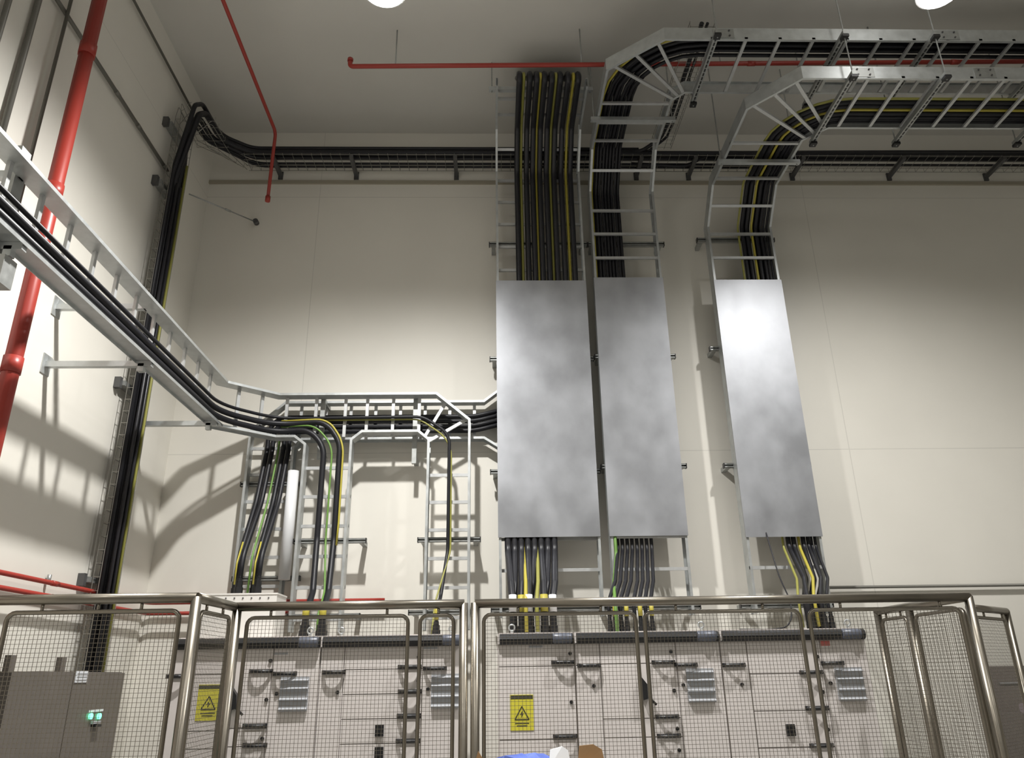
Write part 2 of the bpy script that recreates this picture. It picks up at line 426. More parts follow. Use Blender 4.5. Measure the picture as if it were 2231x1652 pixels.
# ------------------------------------------------------------------ level ladder on edge: along the left wall, round the corner, two drops
ZU, ZLo = 4.17, 3.79
NX = (-1, 0, 0); ND = (-s2, s2, 0)
YFd = 6.62
up = [(-2.30, 0.4, ZU), (-2.30, 6.30, ZU), (-1.93, YFd, ZU), (-.503, YFd, ZU), (-.205, YFd, 3.92), (-.205, YFd, 2.1)]
lo = [(-2.30, 0.4, ZLo), (-2.30, 6.30, ZLo), (-1.93, YFd, ZLo), (-1.76, YFd, ZLo), (-1.655, YFd, 3.71), (-1.655, YFd, 2.1)]
mid = [(-1.245, YFd, 2.1), (-1.245, YFd, 3.74), (-1.16, YFd, ZLo+.02), (-.661, YFd, ZLo+.02), (-.572, YFd, 3.735), (-.572, YFd, 2.1)]
rg = []
for y in frange(.6, 6.2, .29): rg.append(((-2.385, y, ZLo), (-2.385, y, ZU), NX))
for p in ((-2.08, 6.60), (-2.25, 6.456)): rg.append(((p[0], p[1], ZLo), (p[0], p[1], ZU), ND))
yr = YFd+.085
for x in frange(-1.88, -1.2, .27): rg.append(((x, yr, ZLo), (x, yr, ZU), NY))
for x in (-1.14, -.90, -.66): rg.append(((x, yr, ZLo), (x, yr, ZU), NY))
rg += [((-.61, yr, 3.775), (-.42, yr, 4.11), NY), ((-.575, yr, 3.74), (-.23, yr, 3.945), NY)]
rg += [((-.572, yr, z), (-.205, yr, z), NY) for z in frange(2.2, 3.6, .245)]
rg += [((-1.655, yr, z), (-1.245, yr, z), NY) for z in frange(2.2, 3.75, .26)]
fl = ladder('cable_ladder', 'long level cable ladder on edge along the left wall with two drops round the corner', (-2.3, 6.3, ZLo),
            [(up, [NX, ND, NY, NY, NY], 1), (lo, [NX, ND, NY, NY, NY], -1), (mid, [NY]*5, 1)], rg, None, .12)
# ladder behind it, from the widest ladder to the far left drop
YBk = 6.845
ub = [(.30, YBk, 4.45), (-.06, YBk, 4.17), (-1.93, YBk, 4.17), (-2.225, YBk, 3.90), (-2.225, YBk, 2.42)]
lb_ = [(.30, YBk, 3.60), (-.06, YBk, 3.83), (-1.76, YBk, 3.83), (-1.84, YBk, 3.74), (-1.84, YBk, 2.42)]
yb = YBk+.085
rg = [((x, yb, 3.83), (x, yb, 4.17), NY) for x in frange(-1.8, 0, .235)] + [((-2.225, yb, z), (-1.84, yb, z), NY) for z in frange(2.5, 3.75, .25)]
rg.append(((-1.80, yb, 3.79), (-2.08, yb, 4.03), NY))
ladder('cable_ladder', 'rear level cable ladder from the widest ladder to the far left drop', (-2.225, YBk, 2.4),
       [(ub, [NY]*4, -1), (lb_, [NY]*4, 1)], rg)
# cables of the level ladders
def crn(x, z, dy, rest):   # along the left wall then round the corner
    return [(x, .4, z), (x, 6.25, z), (-1.95, YFd+dy, z)]+rest
cable('thin black cable turning down alone in the single cable drop', crn(-2.335, 3.955, .035, [(-.62, YFd+.035, 3.965), (-.375, YFd+.035, 3.80), (-.375, YFd+.035, 2.75), (-.42, 6.5, 2.35), (-.43, 6.2, 2.2), (-.43, 6.2, 2.03)]), .015, 'cable', [.5, .5, .25, .2, .2, .1, .1],
      glands=[((-.43, 6.2, 2.14), (-.43, 6.2, 2.035), .028)], bands=[((-.43, 6.2, 2.26), (-.43, 6.2, 2.15), .017, 'yellow')])
cable('thin yellow earth cable beside the black cable in the single cable drop', [(-1.9, YFd+.05, 3.94), (-.65, YFd+.05, 3.945), (-.358, YFd+.045, 3.74), (-.352, YFd+.04, 2.75), (-.46, 6.45, 2.3), (-.465, 6.2, 2.03)], .008, 'olive', [.2, .3, .2, .1, .1])
cable('thick black cable, left one turning down in the drop beside the white box', crn(-2.33, 3.825, .035, [(-1.64, YFd+.035, 3.85), (-1.50, YFd+.035, 3.68), (-1.50, YFd+.035, 2.85), (-1.455, 6.45, 2.40), (-1.44, 6.2, 2.2), (-1.44, 6.2, 2.03)]), .026, 'cable', [.5, .5, .3, .25, .2, .1, .1],
      'thick black cables in the drop beside the white box', glands=[((-1.44, 6.2, 2.16), (-1.44, 6.2, 2.035), .038)], bands=[((-1.44, 6.2, 2.27), (-1.44, 6.2, 2.17), .028, 'yellow')])
cable('thick black cable, right one turning down in the drop beside the white box', crn(-2.335, 3.89, .035, [(-1.50, YFd+.035, 3.93), (-1.36, YFd+.035, 3.72), (-1.355, YFd+.035, 2.85), (-1.33, 6.45, 2.40), (-1.31, 6.2, 2.2), (-1.31, 6.2, 2.03)]), .026, 'cable', [.5, .5, .35, .25, .2, .1, .1],
      'thick black cables in the drop beside the white box', glands=[((-1.31, 6.2, 2.16), (-1.31, 6.2, 2.035), .038)], bands=[((-1.31, 6.2, 2.27), (-1.31, 6.2, 2.17), .028, 'yellow')])
cable('green earth cable between the two thick black ones in the drop', [(-1.9, YFd+.03, 3.875), (-1.6, YFd+.03, 3.89), (-1.425, YFd+.03, 3.70), (-1.425, YFd+.03, 2.85), (-1.36, 6.45, 2.40), (-1.345, 6.2, 2.2), (-1.345, 6.2, 2.03)], .009, 'green', [.2, .3, .25, .2, .1, .1])
cable('yellow earth cable on the outer edge of the right thick cable', [(-1.9, YFd+.02, 3.925), (-1.48, YFd+.02, 3.945), (-1.325, YFd+.02, 3.72), (-1.322, YFd+.02, 3.0), (-1.325, YFd, 2.8)], .009, 'yellow', [.2, .38, .25, .2])
for i, (nm, z, xd) in enumerate([('leftmost', 4.05, -2.075), ('second from the left', 4.003, -2.028), ('third from the left', 3.956, -1.926), ('rightmost', 3.909, -1.879)]):
    cable(f'black cable hanging down the far left ladder, {nm} of four',
          [(.25, YBk+.04, z+.09), (-.15, YBk+.04, z-.01), (xd, YBk+.04, z-.01), (xd, YBk+.04, 3.72), (xd, 6.72, 3.2), (xd+.005, 6.42-.06*(i % 2), 2.68), (xd+.005, 6.4-.06*(i % 2), 2.5)], .0225, 'cable', [.6, .22+.03*(3-i), .3, .5, .3, .1],
          'black cables on the rear level ladder', glands=[((xd+.005, 6.4-.06*(i % 2), 2.52), (xd+.005, 6.4-.06*(i % 2), 2.374), .028)])
cable('green earth cable between the black pairs on the far left ladder', [(-1.967, 6.885, 3.85), (-1.967, 6.86, 3.68), (-1.967, 6.70, 3.2), (-1.962, 6.40, 2.68), (-1.962, 6.38, 2.374)], .009, 'green', .3)
cable('yellow earth cable ending beside the left gland on the white box', [(-2.048, 6.40, 2.80), (-2.048, 6.305, 2.62), (-2.048, 6.30, 2.45)], .007, 'yellow', .05)
cable('yellow earth cable ending beside the right gland on the white box', [(-1.900, 6.40, 2.80), (-1.900, 6.305, 2.62), (-1.900, 6.30, 2.45)], .007, 'yellow', .05)
p = MB().tube([(-1.79, 6.80, 3.50), (-1.79, 6.80, 2.54)], .05, 20).build('white_pipe', 'pvc', None, True)
tag(p, 'white vertical pipe along the right side of the far left ladder', 'pipe')

# wall arms that carry the level ladder
def arm(label, y, z, x1=-2.41, tip=0, group='wall arms of the level ladder'):
    t = thing('cantilever_bracket', label, 'bracket', (XL, y, z), group)
    MB().box(XL+.008, x1, y-.02, y+.02, z-.02, z+.02).build('arm', 'galv', t)
    MB().box(XL, XL+.008, y-.05, y+.05, z-.07, z+.07).build('wall_plate', 'galv', t)
    MB().poly([(XL+.008, y-.004, z+.02), (XL+.07, y-.004, z+.02), (XL+.008, y-.004, z+.07)], (0, .008, 0)).build('gusset', 'galv', t)
    if tip: MB().box(x1-.09, x1-.05, y-.02, y+.02, z-.02-tip*.3, z).build('tip_clip', 'galv', t)
arm('upper wall arm left of the basket tray, above its twin', 4.86, 4.19)
arm('lower wall arm left of the basket tray, with a square end under the rail', 4.88, 3.765, -2.31, .12)
arm('slim wall arm behind the basket tray, nearest the corner', 6.20, 3.765, -2.31, .12)
arm('upper wall arm at the left picture edge', 3.35, 4.19)
arm('lower wall arm at the left picture edge', 3.35, 3.765, -2.31, .12)
t = thing('upright_strut', 'galvanised upright strut joining the arms at the left picture edge', 'bracket', (-2.45, 3.35, 3.6))
MB().box(-2.47, -2.42, 3.31, 3.39, 3.62, 4.35).build('channel', 'strut', t)
MB().box(-2.475, -2.36, 3.30, 3.40, 3.55, 3.70).build('end_block', 'strut', t)

# ------------------------------------------------------------------ wire basket trays
def basket(label, path, sides, wd, pitch=.10, lip=.05):
    """path: centre polyline; sides: (across, up) vectors per segment"""
    mb = MB()
    offs = [(-.5, lip), (-.5, 0), (-.17, 0), (.17, 0), (.5, 0), (.5, lip)]
    P = [V(p) for p in path]
    for o, h in offs:
        pts = []
        for i, p in enumerate(P):
            k = min(i, len(sides)-1); k0 = max(0, i-1)
            a = (V(sides[k][0])+V(sides[min(k0, len(sides)-1)][0])).normalized(); u = (V(sides[k][1])+V(sides[min(k0, len(sides)-1)][1])).normalized()
            pts.append(p+a*o*wd+u*h)
        mb.tube(fillet(pts, .05, 3), .003, 4)
    for i in range(len(P)-1):
        a, u = V(sides[i][0]), V(sides[i][1]); L = (P[i+1]-P[i]).length
        for s in frange(.03, L, pitch):
            c = P[i].lerp(P[i+1], s/L)
            mb.tube([c-a*wd/2+u*lip, c-a*wd/2, c+a*wd/2, c+a*wd/2+u*lip], .0025, 4)
    return tag(mb.build('wire_basket_tray', 'wire'), label, 'cable tray')
ZB = 6.88
basket('wire basket tray high on the back wall, level, carrying black cables', [(-2.60, 6.80, ZB), (9.8, 6.80, ZB)], [((0, 1, 0), NZ)], .28)
basket('wire basket tray running down the left wall beside the corner', [(-2.72, 6.80, ZB), (-2.86, 6.58, ZB), (-2.86, 6.06, ZB), (-2.95, 6.03, 6.7), (-2.95, 6.03, 0.1)],
       [((.6, .7, 0), NZ), ((1, 0, 0), NZ), ((0, 1, 0), (.7, 0, .7)), ((0, 1, 0), (1, 0, 0))], .32)
basket('short wire basket tray climbing from the wall tray to the upper ladder run', [(1.83, 6.66, 6.96), (1.86, 5.0, 6.96)], [((1, 0, 0), NZ)], .22, .06)
for i, x in enumerate((-2.27, -1.45, -.36, .75, 1.62, 2.2, 3.36, 4.45, 5.55)):
    t = thing('tray_bracket', f'dark steel bracket under the high wall basket tray, {ORD[i]} from the left', 'bracket', (x, 7, ZB), 'brackets under the high wall basket tray')
    MB().box(x-.02, x+.02, 6.65, 7.0, ZB-.045, ZB-.008).build('arm', 'dark', t)
    MB().box(x-.025, x+.025, 6.985, 7.0, ZB-.075, ZB+.02).build('wall_plate', 'dark', t)
def bk(y, z, x0, x1, r, label, dy=.0, m='cable', fall=0):
    cable(label, [(x1, y, z), (x0+1.6, y+.01, z-fall), (x0, y, z)], r, m, .3, 'black cables in the high wall tray')
def bcorner(y, z, xw, yv, r, label, m='cable', xe=9.7):
    """cable lying in the wall tray, swinging along the left wall and dropping down"""
    cable(label, [(xe, y, z), (1.0, y, z), (-2.50, y, z), (xw+.03, 6.50, z+.02), (xw, yv+.15, z+.04), (xw, yv, z-.10), (-2.91, yv, 6.1), (-2.91, yv, 1.2)], r, m, [.3, .3, .25, .12, .1, .3], 'black cables in the high wall tray and down the left wall')
bcorner(6.68, ZB+.035, -2.79, 5.98, .030, 'thick black cable in the high wall tray and down the left wall, outermost')
bcorner(6.765, ZB+.035, -2.875, 6.055, .026, 'thick black cable beside the outermost one in the high wall tray')
bcorner(6.69, ZB+.095, -2.81, 5.915, .022, 'black cable riding on top of the others in the high wall tray', xe=1.6)
bcorner(6.85, ZB+.025, -2.918, 6.13, .013, 'thin black cable at the wall side of the high wall tray')
bcorner(6.90, ZB+.025, -2.95, 6.165, .015, 'black cable lying closest to the wall in the high wall tray', xe=3.2)
cable('yellow green earth cable running down the left wall tray among black cables', [(-2.872, 6.092, 6.3), (-2.872, 6.092, 4), (-2.872, 6.092, 1.2)], .012, 'olive', .1)
for i, y in enumerate((5.95, 6.018)):
    cable(f'grey black cable lying over the others in the left wall tray, {["outer", "inner"][i]} one', [(-2.865, y, 6.0), (-2.865, y, 1.2)], .014, 'cableg', .1, 'grey black cables in the left wall tray')
cable('black cable dropping from the upper run down to the high wall tray', [(1.85, 5.0, 6.99), (1.84, 6.2, 6.985), (1.80, 6.5, 6.97), (1.62, 6.66, 6.93), (1.2, 6.70, 6.96)], .02, 'cable', .15)
cable('second black cable dropping from the upper run down to the high wall tray', [(1.90, 5.0, 6.99), (1.89, 6.2, 6.985), (1.86, 6.48, 6.97), (1.7, 6.68, 6.94), (1.2, 6.74, 6.96)], .014, 'cable', .15)
cable('loose black cable sagging across the high wall tray between middle and right ladders', [(1.55, 6.86, 6.92), (1.85, 6.80, 6.86), (2.12, 6.78, 6.84), (2.42, 6.72, 6.95), (2.9, 6.70, 6.95), (5.5, 6.69, 6.96), (9.7, 6.69, 6.96)], .018, 'cable', smooth=6)
for i, z in enumerate((6.6, 5.95, 4.0, 2.45)):
    t = thing('tray_bracket', f'steel bracket behind the left wall tray, {["topmost", "second from top", "third from top", "lowest"][i]}', 'bracket', (XL, 6.0, z), 'brackets behind the left wall tray')
    MB().box(XL, XL+.07, 5.84, 6.22, z-.02, z+.02).build('channel', 'strut', t)
    MB().box(XL, XL+.05, 5.80, 5.84, z-.05, z+.04).build('end_lug', 'dark', t)

# ------------------------------------------------------------------ conduits on the left wall and corner
def pipe(name, label, path, r, m, cat, fil=.06, n=10, group=None):
    return tag(MB().tube(fillet(path, fil), r, n).build(name, m, None, True), label, cat, group)
def pipe_th(name, label, path, r, m, cat, fil=.06, couplings=(), extra=(), group=None):
    t = thing(name, label, cat, path[0], group)
    MB().tube(fillet(path, fil), r, 12).build('pipe', m, t, True)
    for p, q in couplings: MB().tube([p, q], r*1.14, 12).build('coupling', m, t, True)
    for nm, p, q, rr, mm in extra: MB().tube([p, q], rr, 8).build(nm, mm, t, True)
    return t
pipe_th('steel_conduit', 'grey conduit along the left wall, lower of two level ones', [(-3.0, 1.0, 6.175), (-3.0, 6.0, 6.175)], .016, 'cond', 'pipe', .05,
        [((-3.0, y, 6.175), (-3.0, y+.06, 6.175)) for y in (4.45, 4.95, 5.35, 5.9)])
pipe('steel_conduit', 'grey conduit along the left wall just under the ceiling', [(-3.0, 1.0, 7.12), (-3.0, 6.3, 7.12)], .012, 'cond', 'pipe')
for i, (u0, v0, u1, v1, r) in enumerate([(85, 10, 5, 280, .020), (20, 10, 0, 70, .018)]):
    a = ax(u0, v0, -2.99)
    pipe('steel_conduit', ['grey vertical conduit at the upper left, right one of two', 'grey vertical conduit in the upper left corner, left one of two'][i], [(-3.0, a.y, ZC), (-3.0, a.y, 4.6)], r, 'cond', 'pipe')
a = ax(412, 423, -2.93); b = ay(558, 484, 6.975)
t = thing('brace_rod', 'thin slanting rod from the left wall tray to the back wall', 'rod', a)
MB().tube([a, b], .007).build('rod', 'strut', t, True); MB().tube([a.lerp(b, .52), a.lerp(b, .60)], .012).build('turnbuckle', 'strut', t, True)
MB().tube([b-V((0, .03, 0)), b+V((0, .024, 0))], .028, 10).build('wall_disc', 'dark', t, True)

# ------------------------------------------------------------------ red sprinkler pipes
xr = -2.78; yr_ = 4.17
pipe_th('red_pipe', 'thick red vertical riser pipe on the left wall', [(xr, yr_, 0), (xr, yr_, ZC)], .048, 'red', 'pipe', 0,
        [((xr, yr_, z), (xr, yr_, z+.1)) for z in (3.42, 4.62, 5.78)])
pipe('steel_conduit', 'thin grey pipe beside the thick red riser on the left wall', [(-2.98, 4.17, 2.5), (-2.98, 4.17, ZC)], .012, 'cond', 'pipe')
pipe_th('red_pipe', 'red ceiling pipe that turns down in front of the high wall tray', [(-2.2, 0.5, 7.0), (-2.2, 6.46, 7.0), (-2.2, 6.46, 6.20)], .017, 'red', 'pipe', .06, [],
        [('sprinkler_head', (-2.2, 6.46, 6.215), (-2.2, 6.46, 6.16), .026, 'red')])
yp = 5.54
pipe_th('red_pipe', 'long red pipe level under the ceiling with an upturned left end', [(9.8, yp-.20, 7.0), (-1.28, yp, 7.0), (-1.28, yp, 7.08)], .021, 'red', 'pipe', .03,
        [((x, yp-.018*(x+1.28), 7.0), (x+.07, yp-.018*(x+1.28), 7.0)) for x in (1.9, 2.4, 4.3)],
        [('end_cap', (-1.28, yp, 7.06), (-1.28, yp, 7.09), .027, 'red')]+[('hanger_rod', (x, yp-.018*(x+1.28), 7.0), (x, yp-.018*(x+1.28), ZC), .006, 'strut') for x in (-.86, .86, 2.15, 3.6, 5.2)])
for i, (zr, xx, yy) in enumerate([(2.37, XL+.07, 6.90), (2.28, XL+.07, 6.90)]):
    pth = [(xx, .5, zr), (xx, yy, zr), (-.93, yy, zr)] if i == 0 else [(xx+.02, .5, zr), (xx+.02, yy-.02, zr), (-1.75, yy-.02, zr)]
    pipe_th('red_pipe', ['upper red pipe low on the left wall, continuing along the back wall', 'lower red pipe low on the left wall, under the other'][i], pth, .016, 'red', 'pipe', .08,
            [((xx+.02*i, 5.35, zr), (xx+.02*i, 5.43, zr))], [('clamp', (xx-.045, 5.39, zr), (xx-.045, 5.39, zr+.06), .014, 'strut')] if not i else [])

# ------------------------------------------------------------------ trapeze hangers of the ceiling runs
def hanger(label, x, zs, y0, y1, rodx=None):
    t = thing('trapeze_hanger', label, 'hanger', (x, y0, zs[0]), 'trapeze hangers of the ceiling ladder runs')
    for z in zs:
        mb = MB().box(x-.0205, x+.0205, y0, y1, z-.041, z-.004)
        mb.build('channel', 'strut', t)
        mb = MB()
        edge = []
        for k in range(int((y1-y0)/.05)): edge += [(.001, y0+.012+k*.05), (.007, y0+.014+k*.05), (.007, y0+.046+k*.05), (.001, y0+.048+k*.05)]
        mb.poly([(x-h, y, z-.0425) for h, y in edge]+[(x+h, y, z-.0425) for h, y in reversed(edge)], (0, 0, .002))
        mb.build('dot_pattern', 'blk', t)
        for y in (y0+.03, y1-.03): MB().box(x-.028, x+.028, y-.028, y+.028, z-.065, z-.041).build('nut', 'blk', t)
    for y in (y0+.03, y1-.03): MB().tube([(x, y, min(zs)-.07), (x, y, ZC)], .006, 6).build('threaded_rod', 'strut', t)
hanger('trapeze hanger of the upper run beside its bend', 1.91, (6.745,), 4.82, 5.70)
hanger('trapeze hanger carrying both runs, above the right ladder bend', 2.985, (6.745, 6.315), 4.82, 5.72)
hanger('trapeze hanger carrying both runs, second from the right ladder bend', 3.76, (6.745, 6.315), 4.82, 5.72)
hanger('trapeze hanger carrying both runs, near the right picture edge', 4.9, (6.745, 6.315), 4.82, 5.72)
def cross(label, x0, x1, y, z):
    t = thing('cross_channel', label, 'bracket', (x0, y, z), 'cross channels under the level ladder ends')
    MB().box(x0, x1, y-.0205, y+.0205, z-.041, z-.002).build('channel', 'galv', t)
    for x in (x0+.03, x1-.03): MB().tube([(x, y, z-.06), (x, y, ZC)], .006, 6).build('threaded_rod', 'strut', t)
cross('cross channel under the widest ladder end, below the red ceiling pipe', .0, 1.02, 5.93, 7.115)
cross('cross channel under the middle ladder before its bend', .98, 1.80, 5.92, 6.747)
cross('cross channel under the right ladder before its bend', 2.19, 2.98, 6.00, 6.317)

# ------------------------------------------------------------------ switchgear cabinets
YC = 5.9
def zc(v, u): return ay(u, v, YC).z
def handle(door, u, v):
    c = ay(u, v, YC-.03); r = .073
    pts = [(c.x+r*math.cos(a), YC-.004-.05*math.sin(a), c.z) for a in [math.pi*k/10 for k in range(11)]]
    mb = MB().tube(pts, .012, 8)
    for s in (-1, 1): mb.box(c.x+s*r-.012, c.x+s*r+.012, YC-.012, YC, c.z-.014, c.z+.014)
    mb.box(c.x-r, c.x+r, YC-.010, YC, c.z-.013, c.z+.013)
    return mb.build('handle', 'blk', door)
def lock(door, u, v):
    c = ay(u, v, YC-.01)
    return MB().tube([(c.x, YC, c.z), (c.x, YC-.014, c.z)], .013, 10).build('lock', 'blk', door)
def section(label, x0, x1, columns, dome, ztop=2.02, fx0=None):
    t = thing('switchgear_cabinet', label, 'cabinet', ((x0+x1)/2, 6.2, 0), 'row of switchgear cabinets behind the fence')
    MB().box(x0, x1, YC+.022, 6.5, 0, ztop).build('body', 'cab', t)
    for (c0, c1, splits, hs, ls) in columns:
        zs = [.12]+sorted(splits)+[1.955]
        doors = []
        for z0, z1 in zip(zs[:-1], zs[1:]):
            d = MB().box(c0+.003, c1-.003, YC, YC+.021, z0+.003, z1-.003).build('door', 'cab', t); doors.append((z0, z1, d))
        def which(z):
            for z0, z1, d in doors:
                if z0 <= z <= z1: return d
            return doors[-1][2]
        for u, v in hs: handle(which(ay(u, v, YC).z-.02), u, v)
        for u, v in ls: lock(which(ay(u, v, YC).z), u, v)
    f0 = fx0 if fx0 is not None else x0
    mb = MB(); prof = [(YC+.02, 1.950), (YC-.02, 1.951), (YC-.042, 1.966), (YC-.05, 1.988), (YC-.042, 2.010), (YC-.02, 2.025), (YC+.02, 2.026)]
    mb.quadring([[(f0+.012, y, z) for y, z in prof], [(x1-.006, y, z) for y, z in prof]])
    mb.build('fascia', 'blk', t)
    MB().box(f0-.002, f0+.011, YC-.03, YC+.02, 1.955, 2.03).build('fascia_end', 'cab', t)
    d = ay(dome[0], dome[1], YC-.05)
    MB().tube([(d.x-.07, YC-.035, 1.99), (d.x-.06, YC-.035, 1.99), (d.x+.06, YC-.035, 1.99), (d.x+.07, YC-.035, 1.99)], [.03, .036, .036, .03], 14).build('label_cap', 'cap', t, True)
    MB().box(x0, x1, 5.95, 6.45, ztop, ztop+.015).build('gland_plate', 'cab', t)
    return t
z_ = lambda u, *vs: [zc(v, u) for v in vs]
lowz = [.95, .55]
s1 = section('far left switchgear cabinet, beside the yellow sign and under the white box', -2.28, -1.243,
             [(-2.28, -2.14, z_(380, 1470), [(385, 1474)], []), (-2.14, -1.84, z_(460, 1470, 1593, 1632)+lowz, [], []), (-1.84, -1.58, z_(540, 1587, 1627)+lowz, [(567, 1463), (553, 1582), (553, 1625)], [(589, 1440), (580, 1525), (571, 1610)]),
              (-1.58, -1.243, [], [(619, 1468)], [(602, 1512)])], (672, 1400))
s2_ = section('switchgear cabinet left of the double fence post', -1.237, -.224,
              [(-1.237, -1.067, [], [(726, 1465)], [(735, 1509)]), (-1.067, -.502, z_(800, 1459, 1513, 1567, 1621)+[1.06, .8, .5], [(892, 1453), (892, 1507), (890, 1560), (888, 1615)], [(912, 1432), (911, 1484), (910, 1537), (908, 1592)]),
               (-.502, -.224, [], [(947, 1457)], [(932, 1502)])], (985, 1392))
s3 = section('switchgear cabinet with a yellow sign, right of the double fence post', .045, .600,
             [(.045, .600, z_(1170, 1452, 1612)+[.8], [(1227, 1443), (1232, 1605)], [(1242, 1424), (1245, 1530)])], (1225, 1386))
s4 = section('middle switchgear cabinet of the right hand row, with a black rotary lever', .606, 1.673,
             [(.606, .787, z_(1280, 1450), [(1284, 1450)], [(1294, 1495)]), (.787, 1.346, z_(1380, 1446, 1566, 1607)+[.95, .5], [(1447, 1443), (1455, 1562), (1459, 1604)], [(1462, 1420), (1469, 1505), (1476, 1588), (1480, 1635)]),
              (1.346, 1.673, [], [(1496, 1449)], [(1489, 1493)])], (1540, 1384))
s5 = section('rightmost switchgear cabinet, with a small red label at its top', 1.679, 2.764,
             [(1.679, 1.874, [], [(1601, 1449)], [(1617, 1492)]), (1.874, 2.421, z_(1690, 1468, 1549, 1630)+[.9, .5], [(1770, 1465), (1783, 1543), (1793, 1625)], [(1781, 1431), (1793, 1508), (1804, 1590)]),
              (2.421, 2.764, [], [(1817, 1445)], [(1810, 1489)])], (1856, 1380))
def holder(t, u, v):
    c = ay(u, v, YC); x, z = c.x, c.z; y = YC-.001
    o = MB().box(x-.10, x+.10, y-.014, y, z-.105, z+.115).build('document_holder', 'hold', t)
    mb = MB()
    for k, dz in enumerate((-.10, -.035, .035, .09)):
        mb.poly([(x-.098, y-.014, z+dz-.012), (x-.098, y-.032, z+dz), (x-.098, y-.014, z+dz+.012)], (.196, 0, 0))
    mb.build('slats', 'hold', o)
for t, u, v in ((s1, 641, 1513), (s2_, 970, 1506), (s4, 1526, 1494), (s5, 1852, 1491)): holder(t, u, v)
def sign(t, u, v, wd=.165, h=.235):
    c = ay(u, v, YC-.002); x, z = c.x, c.z; y = YC-.001
    o = MB().box(x-wd/2, x+wd/2, y-.003, y, z-h/2, z+h/2).build('warning_sign', 'sign', t); lab(o, 'yellow warning sign with black triangle')
    y -= .003
    mb = MB().box(x-wd/2+.003, x+wd/2-.003, y-.0015, y, z+h/2-.028, z+h/2-.004)
    s = .05; zz = z-.01
    tri = [(x-s, zz-s*.7), (x+s, zz-s*.7), (x, zz+s)]
    for i in range(3):
        p, q = tri[i], tri[(i+1) % 3]; mb.bar((p[0], y-.001, p[1]), (q[0], y-.001, q[1]), (0, 1, 0), .002, .007)
    mb.poly([(x+.006, y, zz+.026), (x-.014, y, zz-.004), (x-.002, y, zz-.002), (x-.008, y, zz-.027), (x+.014, y, zz+.006), (x+.002, y, zz+.004)], (0, -.0015, 0))
    for k, wl in enumerate((.10, .075)): mb.box(x-wl/2, x+wl/2, y-.0015, y, z-h/2+.045-k*.016, z-h/2+.051-k*.016)
    mb.build('sign_print', 'ink', o)
sign(s1, 455, 1531); sign(s3, 1137, 1553)
c = ay(1797, 1401, YC)
lab(MB().box(c.x-.035, c.x+.035, YC-.003, YC, c.z-.02, c.z+.014).build('name_plate', 'redlab', s5), 'small red label')
for t, u, v in ((s1, 612, 1424), (s2_, 938, 1412), (s3, 1167, 1409)):
    c = ay(u, v, YC); MB().box(c.x-.05, c.x+.05, YC-.002, YC, c.z-.008, c.z+.008).build('name_plate', 'hold', t)
def switch(t, u, v):
    c = ay(u, v, YC); o = MB().box(c.x-.03, c.x+.03, YC-.018, YC, c.z-.04, c.z+.035).build('rotary_switch', 'blk', t)
    MB().box(c.x-.008, c.x+.008, YC-.045, YC-.018, c.z-.022, c.z+.022).build('switch_knob', 'blk', o)
switch(s2_, 827, 1591); switch(s2_, 826, 1640); switch(s5, 1722, 1590)
def lever(t, u, v):
    c = ay(u, v, YC-.03); x, z = c.x, c.z
    o = MB().poly([(x-.035, YC, z+.09), (x+.012, YC, z+.03), (x+.022, YC, z-.055), (x-.03, YC, z-.07)], (0, -.05, 0)).build('rotary_lever', 'blk', t)
    MB().tube([(x+.01, YC-.035, z-.05), (x+.065, YC-.035, z-.10)], .009, 8).build('lever_rod', 'blk', o, True)
lever(s1, 512, 1525); lever(s4, 1408, 1503)
c = ay(488, 1553, YC); MB().tube([(c.x, YC, c.z), (c.x, YC-.01, c.z)], .010, 10).build('indicator', 'led', s1)
# white box on the far left cabinet
t = thing('cable_box', 'white cable entry box on top of the far left cabinet, under two black glands', 'box', (-1.96, 6.45, 2.035))
MB().box(-2.26, -1.675, 6.2, 6.49, 2.036, 2.36).build('body', 'cabtop', t)
MB().box(-2.265, -1.67, 6.195, 6.49, 2.36, 2.372).build('lid', 'cabtop', t)
for k in range(8): MB().tube([(-2.2+.066*k, 6.2, 2.335), (-2.2+.066*k, 6.194, 2.335)], .006, 6).build('screw', 'dark', t)
# little fittings above the cabinets
o = MB().box(-1.905, -1.86, 6.87, 6.885, 2.20, 2.29).build('wall_sign', 'red'); tag(o, 'small red sign on the wall behind the white box', 'sign')
pipe('steel_conduit', 'thin dark conduit low along the back wall at the right', [(2.95, 6.96, 2.43), (10.3, 6.96, 2.43)], .014, 'cond', 'pipe')
cable('thin black wire looping down to the rightmost cabinet top', [(2.42, 6.7, 2.9), (2.41, 6.5, 2.5), (2.40, 6.3, 2.25), (2.33, 6.2, 2.09), (2.2, 6.15, 2.045), (1.9, 6.1, 2.043)], .006, 'cable', smooth=6)
for i, (x, yy) in enumerate([(-1.13, 6.05), (.15, 6.0), (1.58, 6.0), (2.70, 6.0), (-.30, 6.05), (-1.35, 6.0)]):
    t = thing('lifting_eye', f'steel lifting eye on the cabinet tops, {["above the column with four handles", "above the yellow sign of the right hand row", "right of the middle cabinet", "at the far right end", "beside the double fence post", "beside the thick cable glands"][i]}', 'lifting eye', (x, yy, 2.035), 'lifting eyes on the cabinet tops')
    MB().tube([(x, yy, 2.034), (x, yy, 2.055)], .012, 8).build('collar', 'galv', t)
    MB().tube([(x+.022*math.cos(a), yy, 2.075+.022*math.sin(a)) for a in [2*math.pi*k/12 for k in range(12)]], .006, 6, closed=True).build('ring', 'galv', t, True)

